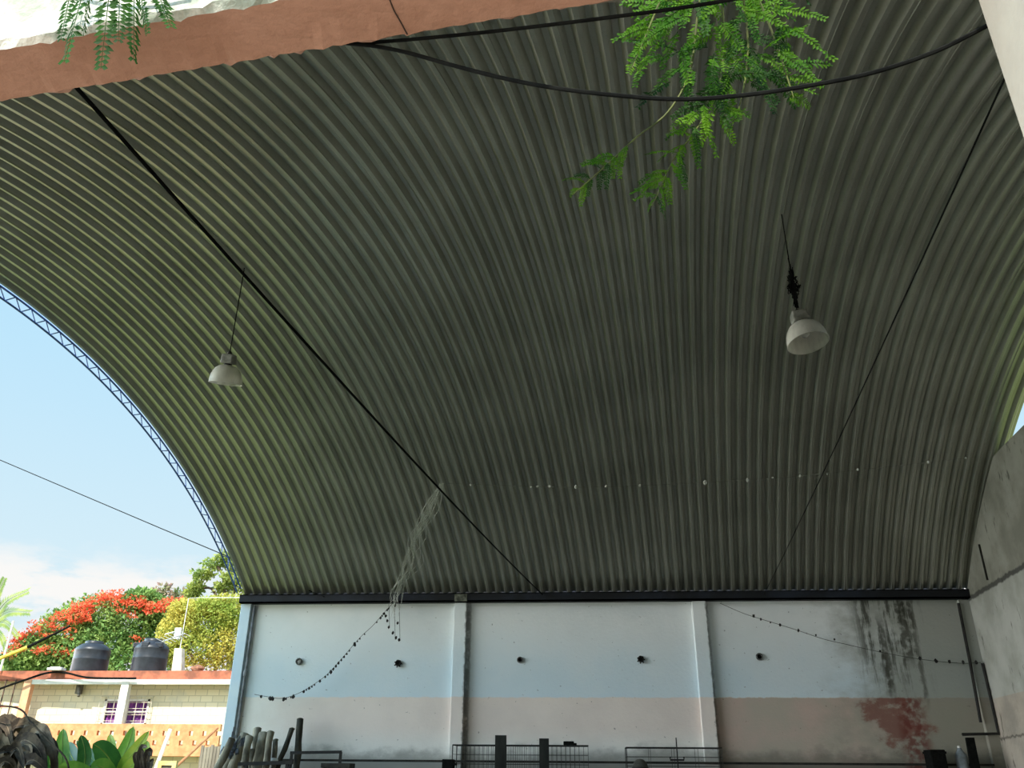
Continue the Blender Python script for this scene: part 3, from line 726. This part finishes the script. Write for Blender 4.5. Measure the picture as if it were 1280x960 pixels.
# balcony floor and pierced parapet
MB().box(HX0, at(277,920,HF).x, HF-.15, HY, zbal-.18, zbal).build('balcony', m_brick, hs)
g = MB(); px1 = at(276,920,HF).x; px0 = at(30,920,HF).x; z0, z1 = zbal, hz(905)
zz = [z0+(z1-z0)*k for k in (0, .17, .36, .54, .73, 1)]
g.box(px0, px1, HF-.12, HF, zz[0], zz[1]); g.box(px0, px1, HF-.12, HF, zz[2], zz[3]); g.box(px0, px1, HF-.12, HF, zz[4], zz[5])
nb_ = 15
for row, off in ((1, .35), (3, 0)):
    for k in range(-1, nb_+1):
        c0 = px0+(px1-px0)*(k+off)/nb_; wbr = (px1-px0)/nb_*.72
        a_, b2 = max(px0, c0), min(px1, c0+wbr)
        if b2 > a_: g.box(a_, b2, HF-.12, HF, zz[row], zz[row+1])
g.build('parapet', m_brick, hs)
# window with purple curtains behind bars
wf = MB(); fw = .06
wf.box(wx0, wx1, HY-.03, HY+.06, wz0, wz0+fw); wf.box(wx0, wx1, HY-.03, HY+.06, wz1-fw, wz1); wf.box(wx0, wx0+fw, HY-.03, HY+.06, wz0, wz1); wf.box(wx1-fw, wx1, HY-.03, HY+.06, wz0, wz1)
wf.box(wx0, wx1, HY-.02, HY+.05, (wz0+wz1)/2-.03, (wz0+wz1)/2+.03)
wf.box((wx0+wx1)/2-.03, (wx0+wx1)/2+.03, HY-.02, HY+.05, wz0, wz1)
win = wf.build('window', m_white, hs)
g = MB(); n = 60; vs = []; fs = []
for i in range(n+1):
    x = wx0+(wx1-wx0)*i/n; y = HY+.12+.025*math.sin(i*1.1); vs += [(x, y, wz0), (x, y, wz1)]
for i in range(n): fs.append((2*i, 2*i+2, 2*i+3, 2*i+1))
g.add(vs, fs).build('curtain', pm('purple curtain', lin(138,72,150), lin(70,40,96), scale=3, stretch=(3,3,.6)), win, smooth=True)
g = MB()
for i in range(8): x = wx0-.12+(wx1-wx0+.24)*i/7; g.tube([(x,HY-.12,wz0-.08),(x,HY-.12,wz1+.08)], .010, 5)
for i in range(6): z = wz0-.08+(wz1-wz0+.16)*i/5; g.tube([(wx0-.12,HY-.12,z),(wx1+.12,HY-.12,z)], .010, 5)
for x in (wx0-.12, wx1+.12):
    for z in (wz0-.08, wz1+.08): g.tube([(x,HY-.12,z),(x,HY,z)], .010, 5)
g.build('grille', pm('pale window bars', lin(206,198,180)), win)
# small bracket lamp under the eave
a = at(100,861,HY-.08); g = MB(); g.box(a.x-.10, a.x+.06, HY-.16, HY, a.z-.16, a.z+.16); g.tube([a+Vector((0,-.1,.1)), a+Vector((.16,-.25,-.25))], .05, 8); g.build('wall_box', pm('grey meter box', lin(120,118,110), lin(84,82,76)), hs)
# iron grille panel on the left of the balcony
z0, z1 = zbal, zr0
x0g, x1g = at(-60,880,HF).x, at(26,880,HF).x
m_rust = pm('rusty iron', lin(150,84,62), lin(104,64,50), scale=8)
g = MB(); g.bar((x0g,HF,z0+(z1-z0)*.60),(x1g,HF,z0+(z1-z0)*.60), .04); ig = g.build('grille', m_rust, hs)
for z in (z0+.03, z1-.03): MB().bar((x0g,HF,z),(x1g,HF,z), .04).build('rail', m_rust, ig)
for i in range(8):
    x = x0g+(x1g-x0g)*i/7; MB().bar((x,HF-.03,z0),(x,HF-.03,z1), .03).build('bar', pm('dark rusty bar', lin(110,80,66), lin(70,56,48), scale=8), ig)

# ---- on the roof: tanks, antenna, cable, brick
m_tank = pm('black plastic tank', lin(50,54,60), lin(40,43,48), rough=.4, scale=4)
def tank(xc, wpx, ytop, label):
    Y = 28.3; a = at(xc, 838, Y); R = wpx/2/F_PX*26.9; H = at(xc, ytop, Y).z-zr1
    t = thing('water_tank', (a.x, Y, zr1), label, 'water tank', 'black water tanks on the house roof')
    pr = [(R*1.0,0),(R*1.02,.05)]
    for k in (3, 5): pr += [(R*1.0,H*.14*k-.02),(R*1.015,H*.14*k),(R*1.0,H*.14*k+.02)]
    pr += [(R*.99,H*.74),(R*.95,H*.78),(R*.66,H*.90),(R*.56,H*.915),(R*.50,H*.92)]
    MB().lathe((a.x,Y,zr1), pr, 36).build('body', m_tank, t, smooth=True)
    MB().lathe((a.x,Y,zr1+H*.93), [(R*.52,-.02),(R*.52,H*.06),(R*.44,H*.075),(0,H*.08)], 28).build('lid', m_tank, t, smooth=True)
    return t, a.x, R, H, Y
tank(111, 44, 802, 'black water tank on the roof nearer the red flowers')
t, tx, R, H, Y = tank(185, 43, 799, 'black water tank on the roof beside the aerial')
for k in (-1, 0, 1):
    a = -math.pi/2+k*.9; p = Vector((tx+math.cos(a)*R*.86, Y+math.sin(a)*R*.86, zr1+H*.80))
    MB().box(p.x-.13, p.x+.13, p.y-.08, p.y+.08, p.z-.10, p.z+.07).build('buttress', m_tank, t, bevel=.03)
a = at(223,838,28.0); st = tag(MB().hexa([(a.x-.17,27.85,zr1),(a.x+.17,27.85,zr1),(a.x+.17,28.15,zr1),(a.x-.17,28.15,zr1)]+[(q.x+dx,28+dy,q.z) for q in [at(224.5,811,28.0)] for dx, dy in ((-.13,-.12),(.13,-.12),(.13,.12),(-.13,.12))]).build('stub_column', pm('pale plaster column', lin(214,206,186), lin(186,176,158), scale=5), bevel=.015), 'pale stub of concrete column rising from the house roof', 'column')
mt = at(225,811,28.0); an = thing('tv_aerial', mt, 'white television aerial on a thin mast above the stub column', 'aerial')
m_alu = pm('pale aluminium', lin(226,228,226), lin(204,206,206), rough=.4)
MB().tube([mt+Vector((.0,0,-.0)), Vector((mt.x,28.0,at(231,748,28.0).z))], .011, 6).build('mast', m_alu, an)
q0, q1 = at(203,802,27.6), at(231,792,28.0); MB().tube([q0, q1], .022, 6).build('boom', m_alu, an)
for i in range(7):
    c0 = q0.lerp(q1, i/6); MB().tube([c0-Vector((.10,.22,-.06)), c0+Vector((.10,.22,-.06))], .010, 5).build('element', m_alu, an)
q0, q1 = at(206,793,27.7), at(224,788,28.0); MB().tube([q0, q1], .018, 6).build('boom', m_alu, an)
c0 = at(222,794,27.95); MB().box(c0.x-.12, c0.x+.10, c0.y-.02, c0.y+.02, c0.z-.12, c0.z+.24).build('reflector_panel', m_alu, an)
c0 = Vector((mt.x,28.0,at(231,748,28.0).z)); cable('clothes_line', [c0, at(250,747,28.0), at(306,747,WY+4)], .007, 'pale thin line strung from the aerial mast to the vault', m_alu, 'line')
a = at(247,838,27.8); tag(MB().blob((a.x,27.8,zr1+.10), .24, .15, .12, .12, 10).build('stone', pm('brown stone', lin(150,104,80), lin(110,80,64), scale=9)), 'brown stone lying on the roof right of the stub column', 'stone')
a = at(70,838,27.3); g = MB(); g.box(a.x-.26, a.x+.22, 27.2, 27.5, zr1, zr1+.07); g.box(a.x-.18, a.x+.14, 27.24, 27.46, zr1+.07, zr1+.10); tag(g.build('slab', pm('white slab', lin(226,226,222))), 'flat white slab lying on the roof left of the tanks', 'slab')
cable('hose', spline([at(-60,884,HF-.3), at(0,861,HF-.3), at(34,849,HF-.25), at(60,841,HF-.18), at(82,841,HF-.18), at(110,847,HF-.2), at(156,848,HF-.2), at(170,848,HF-.2)], 6), .035, 'black hose looping over the red roof edge of the house', cat='hose')
a0_, a1_ = at(-40,846,27.4), at(87,783,26.0); md = a0_.lerp(a1_, .6); a0_.z = zr1
ps = thing('roof_pole', a0_, 'yellow pole with black upper end sticking up over the roof at left', 'pole')
MB().tube([a0_, md], .06, 8).build('lower_pole', pm('yellow pole', lin(216,192,84), lin(196,168,66)), ps); MB().tube([md, a1_], [.05,.03], 8).build('upper_pole', m_black, ps)
a0_, a1_ = at(2,832,27.4), at(17,776,27.4); a0_.z = zr1-.0
tag(MB().tube([a0_, a1_], .035, 8).build('pole', m_white), 'thin white pole on the roof beside the palm', 'pole')

# ---- yard bits before the house
a = at(252,932,25.5); a2 = at(280,932,25.5); g = MB()
nb = 7
fz = thing('board_fence', ((a.x+a2.x)/2, 25.5, GZ), 'grey weathered board fence next to the hall corner', 'fence')
for i in range(nb):
    x0 = a.x+(a2.x-a.x)*i/nb; x1 = a.x+(a2.x-a.x)*(i+.88)/nb
    MB().box(x0, x1, 25.48, 25.52, GZ, a.z+random.uniform(-.05,.03)).build('board', pm('grey board', lin(136,128,112), lin(108,100,88), scale=4, stretch=(1,1,.2)), fz)
MB().box(a.x, a2.x, 25.52, 25.56, a.z-.5, a.z-.4).build('rail', pm('grey board', lin(136,128,112)), fz)
def stick(name, p, q, r, mat, label, cat):
    p = Vector(p); q = Vector(q); d = q-p; q = p+d*((GZ-p.z)/d.z)
    return tag(MB().tube([p, q], r, 8).build(name, mat), label, cat)
stick('leaning_beam', at(272,910,24.2), at(226,953,22.6), .035, pm('brown timber', lin(186,132,90), lin(160,108,72), scale=6), 'brown timber leaning up to the balcony beside the fence', 'beam')
stick('leaning_post', at(213,912,23.0), at(196,957,22.6), .05, m_white, 'white post leaning before the orange brick balcony', 'post')
yf = thing('yellow_frame', at(210,960,21.5), 'yellow framed opening low down behind the white leaning post', 'frame')
a, b_ = at(199,951,21.5), at(222,951,21.5); g = MB(); g.box(a.x, b_.x, 21.45, 21.55, a.z-.10, a.z); g.box(a.x, a.x+.10, 21.45, 21.55, GZ, a.z-.10); g.box(b_.x-.10, b_.x, 21.45, 21.55, GZ, a.z-.10); g.build('frame', pm('yellow paint', lin(214,190,130), lin(196,168,104)), yf)
g = MB(); g.box(a.x+.1, b_.x-.1, 21.48, 21.52, GZ, a.z-.1); g.build('panel', pm('dark screen', lin(90,82,70), lin(60,54,48)), yf)

# ---- banana plants and withered leaves
m_ban = pm('banana leaf', lin(146,192,78), lin(104,164,60), rough=.4, scale=4, trans=.4)
m_bany = pm('yellowing banana leaf', lin(204,214,80), lin(160,196,64), rough=.4, scale=4, trans=.4)
m_band = pm('dark banana leaf', lin(78,134,58), lin(54,104,46), rough=.4, scale=4, trans=.3)
m_dry = pm('dried leaf', lin(84,74,60), lin(44,38,32), rough=.95, scale=5, bump=.5)
m_dry2 = pm('pale dried leaf', lin(132,118,98), lin(84,72,58), rough=.95, scale=5, bump=.5)
def paddle(parent, pts, wid, mat, fold=.25, ragged=.0, face=(0,-1,.4)):
    """broad leaf blade along a 3D polyline, with raised midrib"""
    pts = spline(pts, 6); n = len(pts); vs = []; fs = []; face = Vector(face)
    for i, p in enumerate(pts):
        t = i/(n-1); d = (pts[min(i+1,n-1)]-pts[max(i-1,0)]).normalized(); side = d.cross(face).normalized(); nor = side.cross(d).normalized()
        w_ = wid*(math.sin(math.pi*min(1, .06+t*.94))**.55)*(1 if t < .97 else .5)+.004
        for sgn, k in ((-1,1),(-1,.5),(0,0),(1,.5),(1,1)):
            ww = w_*k*(1-ragged*random.random())
            vs.append(p+side*sgn*ww+nor*(fold*ww-.0))
    for i in range(n-1):
        for k in range(4): fs.append((i*5+k, i*5+k+1, i*5+6+k, i*5+5+k))
    mb = MB().add(vs, fs); lf_ = mb.build('leaf', mat, parent, smooth=True)
    MB().tube(pts, [wid*.05*(1-.7*i/(n-1))+.004 for i in range(n)], 5).build('midrib', pm('pale midrib', lin(176,196,104)) if mat not in (m_dry, m_dry2) else m_dry2, lf_)
BY = 13.0
def banana(root_px, label, leaves, Y=BY):
    r = at(*root_px, Y); root = Vector((r.x, Y, GZ)); crown = Vector((r.x, Y, r.z))
    t = thing('banana_plant', root, label, 'plant')
    MB().tube([root, root.lerp(crown,.5)+Vector((.03,0,0)), crown], [.11,.09,.06], 10).build('stalk', pm('banana stalk', lin(128,140,80), lin(96,104,62), scale=5, stretch=(1,1,.3)), t, smooth=True)
    for pxs, w_, mat in leaves:
        pts = [crown]+[at(x, y, Y+dy) for x, y, dy in pxs]
        paddle(t, pts, w_, mat)
    return t
banana((88,985), 'broad green banana plant growing below the orange balcony', [
    ([(78,962,-.1),(78,935,0),(79,911,.1)], .115, m_ban), ([(104,960,-.2),(106,938,-.2),(101,919,-.2)], .10, m_band),
    ([(96,962,-.1),(88,942,.15),(84,928,.3)], .12, m_band), ([(120,960,-.15),(112,945,.0),(96,926,.2)], .09, m_band),
    ([(70,975,.1),(63,955,.1),(62,940,.1)], .10, m_band), ([(110,975,-.3),(92,962,-.4),(74,957,-.5)], .12, m_ban)])
banana((146,985), 'yellow green banana plant whose bright blades slant to the right', [
    ([(155,958,-.1),(172,935,-.1),(186,914,0)], .10, m_bany), ([(150,955,.1),(160,932,.2),(167,908,.2)], .12, m_ban),
    ([(140,955,-.1),(128,938,-.2),(116,930,-.3)], .15, m_band), ([(160,962,-.2),(178,945,-.3),(184,926,-.2)], .11, m_bany),
    ([(142,950,.1),(139,930,.2),(137,918,.3)], .07, m_bany), ([(134,965,-.3),(124,958,-.4),(116,962,-.5)], .12, m_ban)])
random.seed(11)
dr = thing('withered_plant', (at(20,960,12.6).x, 12.6, GZ), 'heap of grey brown withered banana leaves at the bottom left', 'plant')
c0 = at(22,985,12.6); MB().tube([(c0.x,12.6,GZ),(c0.x,12.6,c0.z)], [.14,.10], 10).build('stalk', m_dry, dr)
for pxs, w_, mat in (([(20,940,0),(40,915,-.1),(66,935,-.2),(68,970,-.3)], .13, m_dry), ([(15,935,.1),(5,908,.1),(-15,915,0),(-20,950,0)], .14, m_dry),
    ([(25,935,.1),(30,906,.1),(50,912,.1),(62,945,0)], .12, m_dry2), ([(20,945,-.2),(30,925,-.3),(50,940,-.4),(58,975,-.4)], .14, m_dry),
    ([(10,945,-.2),(0,925,-.2),(-15,935,-.3)], .12, m_dry2), ([(20,955,-.3),(12,938,-.4),(-10,945,-.5)], .10, m_dry), ([(25,930,.2),(15,905,.2),(0,903,.2),(-12,925,.2)], .13, m_dry),
    ([(28,960,-.4),(42,950,-.5),(60,965,-.5)], .12, m_dry), ([(18,962,-.5),(6,952,-.6),(-8,968,-.6)], .10, m_dry), ([(28,950,-.3),(35,938,-.4),(36,965,-.5)], .11, m_dry2),
    ([(35,930,-.1),(52,912,-.2),(66,940,-.3),(72,975,-.3)], .10, m_dry2), ([(12,930,.1),(18,908,.1),(36,908,.1),(44,940,0)], .11, m_dry), ([(2,935,0),(-4,908,0),(8,906,0),(16,935,-.1)], .11, m_dry),
    ([(30,945,-.2),(48,930,-.3),(56,955,-.3),(54,985,-.3)], .09, m_dry2), ([(10,950,-.4),(22,935,-.4),(30,960,-.5)], .10, m_dry), ([(5,955,-.4),(-5,945,-.4),(2,975,-.5)], .10, m_dry2)):
    paddle(dr, [c0]+[at(x, y, 12.6+dy*1.4) for x, y, dy in pxs], w_*.8, mat, .5, .3)
dr2 = thing('withered_plant', (at(178,990,12.4).x, 12.4, GZ), 'tuft of curled brown leaves right of the yellow green banana plant', 'plant')
c0 = at(178,985,12.4); MB().tube([(c0.x,12.4,GZ),tuple(c0)], [.06,.04], 8).build('stalk', m_dry, dr2)
for pxs, w_ in (([(182,962,0),(186,940,0),(190,945,-.1)], .06), ([(176,960,0),(178,936,0),(184,934,-.1)], .06), ([(184,965,0),(189,952,0),(186,968,-.1)], .07), ([(174,965,0),(170,945,0),(174,940,0)], .05)):
    paddle(dr2, [c0]+[at(x, y, 12.4+dy) for x, y, dy in pxs], w_, m_dry, .4, .4)
tw = spline([at(-12,880,12.4), at(24,886,12.3), at(38,902,12.2), at(60,925,12.1), at(83,950,12.0), at(88,985,12.0)], 6)
a = tw[-1]; tw.append(Vector((a.x+.02, a.y, GZ)))
tag(MB().tube(tw, .012, 6).build('dry_twig', m_dry), 'thin bare twig arching over the withered heap to the banana leaves', 'twig')

# ---- trees behind the house
def rnd_unit():
    while True:
        v = Vector((random.uniform(-1,1), random.uniform(-1,1), random.uniform(-1,1)))
        if .05 < v.length < 1: return v.normalized()
def foliage(mb, c, rx, ry, rz, n, size, shell=.55):
    for _ in range(n):
        u = rnd_unit(); k = shell+(1-shell)*random.random()
        p = Vector((c[0]+u.x*rx*k, c[1]+u.y*ry*k, c[2]+u.z*rz*k)); d = (rnd_unit()+u*.5).normalized(); s = size*random.uniform(.6,1.3)
        q = d.cross(rnd_unit()).normalized(); nn = d.cross(q)
        mb.add([p, p+d*s*.5+q*s*.28+nn*s*.08, p+d*s, p+d*s*.5-q*s*.28+nn*s*.08], [(0,1,2,3)])
def trunk(t, base, top, r, limbs, mat):
    g = MB(); g.tube(spline([base, base.lerp(top,.5)+Vector((.15,0,0)), top], 4), r, 10)
    for q in limbs: g.tube(spline([base.lerp(top,.75), top.lerp(q,.5)+Vector((0,0,.2)), q], 4), r*.4, 6)
    g.build('trunk', mat, t, smooth=True)
m_trunk = pm('brown bark', lin(112,94,76), lin(80,66,54), scale=5, bump=.5)
m_flg = pm('flame tree green', lin(146,172,92), lin(96,136,70), rough=.7, scale=1.2, trans=.3)
m_flr = pm('flame tree blossom', lin(240,128,84), lin(226,88,60), rough=.6, scale=2, trans=.3)
m_yel = pm('yellow green foliage', lin(196,186,88), lin(142,164,70), rough=.6, scale=.7, trans=.35)
m_mid = pm('mid green foliage', lin(164,172,84), lin(112,136,66), rough=.6, scale=1.2, trans=.3)
random.seed(3)
TY = 36.0; S = 32.5/F_PX      # metres per pixel about there
b0 = at(115,960,TY); ft = thing('flame_tree', (b0.x, TY, GZ), 'flame tree with orange red blossom behind the house roof', 'tree')
cc = [(50,815,34,30),(85,790,44,36),(120,772,46,34),(160,775,46,36),(190,800,40,40),(120,815,60,34),(75,820,50,26),(165,830,50,30),(30,828,26,20),(200,768,24,24),(180,752,24,16)]
fm = MB()
for x, y, rx, ry in cc:
    c = at(x, y, TY+random.uniform(-.6,.6)); foliage(fm, c, rx*S, 1.3, ry*S, 2300, .18)
fm.build('foliage', m_flg, ft)
bl = MB()
for x, y, n in ((95,757,9),(112,757,9),(88,766,7),(104,766,8),(78,771,7),(62,776,7),(92,776,8),(108,773,7),(45,782,7),(70,783,6),(34,789,6),(28,797,5),(50,812,8),(58,815,6),(18,803,7),(22,810,6),(84,815,5),(70,818,4),(10,815,5),
                (130,746,7),(142,743,7),(150,748,6),(160,752,7),(172,750,7),(176,760,6),(165,765,5),(186,760,6),(196,755,5),(204,762,4),(120,750,6),(138,757,5),(152,762,5),(60,795,4),(85,790,4),(170,800,3),(205,752,4),(218,748,4),(212,757,3)):
    for k in range(n):
        c = at(x+random.gauss(0,4), y+random.gauss(0,2.6), TY-1.25+random.uniform(-.3,.5)); foliage(bl, c, .24, .24, .12, 16, .13, .2)
bl.build('blossom', m_flr, ft)
tp_ = at(115,870,TY); trunk(ft, Vector((b0.x,TY,GZ)), tp_, .22, [at(60,810,TY), at(160,790,TY), at(110,790,TY)], m_trunk)
TY2 = 32.6; S2 = 29.5/F_PX
b0 = at(255,960,TY2+.8); bt_ = thing('leafy_tree', (b0.x, TY2+.8, GZ), 'yellow green bushy tree close beside the hall corner', 'tree')
fm = MB()
for x, y, rx, ry in ((225,790,32,32),(255,775,40,30),(285,765,34,26),(245,812,46,28),(280,805,44,38),(232,765,20,18),(300,790,36,44),(265,760,28,16),(210,812,16,22)):
    foliage(fm, at(x, y, TY2+1.0+random.uniform(-.3,.3)), rx*S2, 1.0, ry*S2, 2500, .125)
fm.build('foliage', m_yel, bt_)
trunk(bt_, Vector((b0.x,TY2+.8,GZ)), at(255,880,TY2+.8), .16, [at(230,800,TY2+1), at(285,790,TY2+1)], m_trunk)
TY3 = 41.0; S3 = 37/F_PX
b0 = at(285,960,TY3); tt = thing('tall_tree', (b0.x, TY3, GZ), 'tall sparse tree rising behind the yellow green tree', 'tree')
fm = MB()
for x, y, rx, ry in ((270,705,24,8),(285,697,18,8),(255,718,16,7),(245,735,10,9),(240,742,8,6),(290,722,16,8),(280,735,16,10),(298,705,20,12),(305,730,16,20)):
    foliage(fm, at(x, y, TY3+random.uniform(-.3,.3)), rx*S3, .7, ry*S3, 420, .2, .3)
fm.build('foliage', m_mid, tt)
trunk(tt, Vector((b0.x,TY3,GZ)), at(287,760,TY3), .16, [at(250,735,TY3), at(272,708,TY3), at(300,705,TY3)], m_trunk)
# purple flowered sprig trees above the flame tree
TY4 = 43.0; b0 = at(215,960,TY4); tt = thing('leafy_tree', (b0.x, TY4, GZ), 'distant tree with pale pink tufts between flame tree and yellow tree', 'tree')
fm = MB()
for x, y in ((196,742),(206,738),(212,752),(222,745),(232,750),(238,756),(205,756)): foliage(fm, at(x, y, TY4), .40, .4, .36, 90, .25, .2)
fm.build('foliage', pm('pink tufts', lin(186,140,140), lin(120,140,84), scale=1.5, trans=.3), tt); trunk(tt, Vector((b0.x,TY4,GZ)), at(214,770,TY4), .12, [at(200,745,TY4), at(232,752,TY4)], m_trunk)
# palm at the far left
PY = 34.6; c0 = at(-14,782,PY); b0 = Vector((c0.x, PY, GZ)); pt = thing('palm_tree', b0, 'palm tree fronds showing at the left edge above the roof', 'palm')
MB().tube(spline([b0, b0.lerp(c0,.5)+Vector((.1,0,0)), c0], 5), [.16]*11, 10).build('trunk', m_trunk, pt, smooth=True)
m_palm = pm('palm frond', lin(150,164,80), lin(98,128,62), rough=.5, scale=2, trans=.3)
def frond(p0, p1, p2, wl):
    g = MB(); pts = spline([p0, p1, p2], 10); n = len(pts); g.tube(pts, [.022*(1-.7*i/(n-1)) for i in range(n)], 5)
    for i in range(3, n):
        d = (pts[i]-pts[i-1]).normalized(); sd_ = d.cross(Vector((0,-1,.2))).normalized(); L = wl*(1-.5*i/n)
        for sg in (-1, 1):
            for k in (0, .5):
                p = pts[i-1].lerp(pts[i], k); q = p+(sd_*sg*.7+d*.55+Vector((0,0,-.35))).normalized()*L*random.uniform(.85,1.1); m_ = (p+q)/2+d*.035
                g.add([p, m_, q, m_-d*.07], [(0,1,2,3)])
    g.build('frond', m_palm, pt)
for (x1, y1), (x2, y2), wl in (((-4,745),(6,722),.35),((8,752),(36,738),.40),((10,765),(38,765),.42),((6,778),(24,796),.36),((-28,745),(-50,735),.4),((-35,770),(-60,790),.4),((-10,750),(-15,722),.35),((2,795),(8,815),.3)):
    frond(c0, at(x1, y1, PY-.2), at(x2, y2, PY-.3), wl)
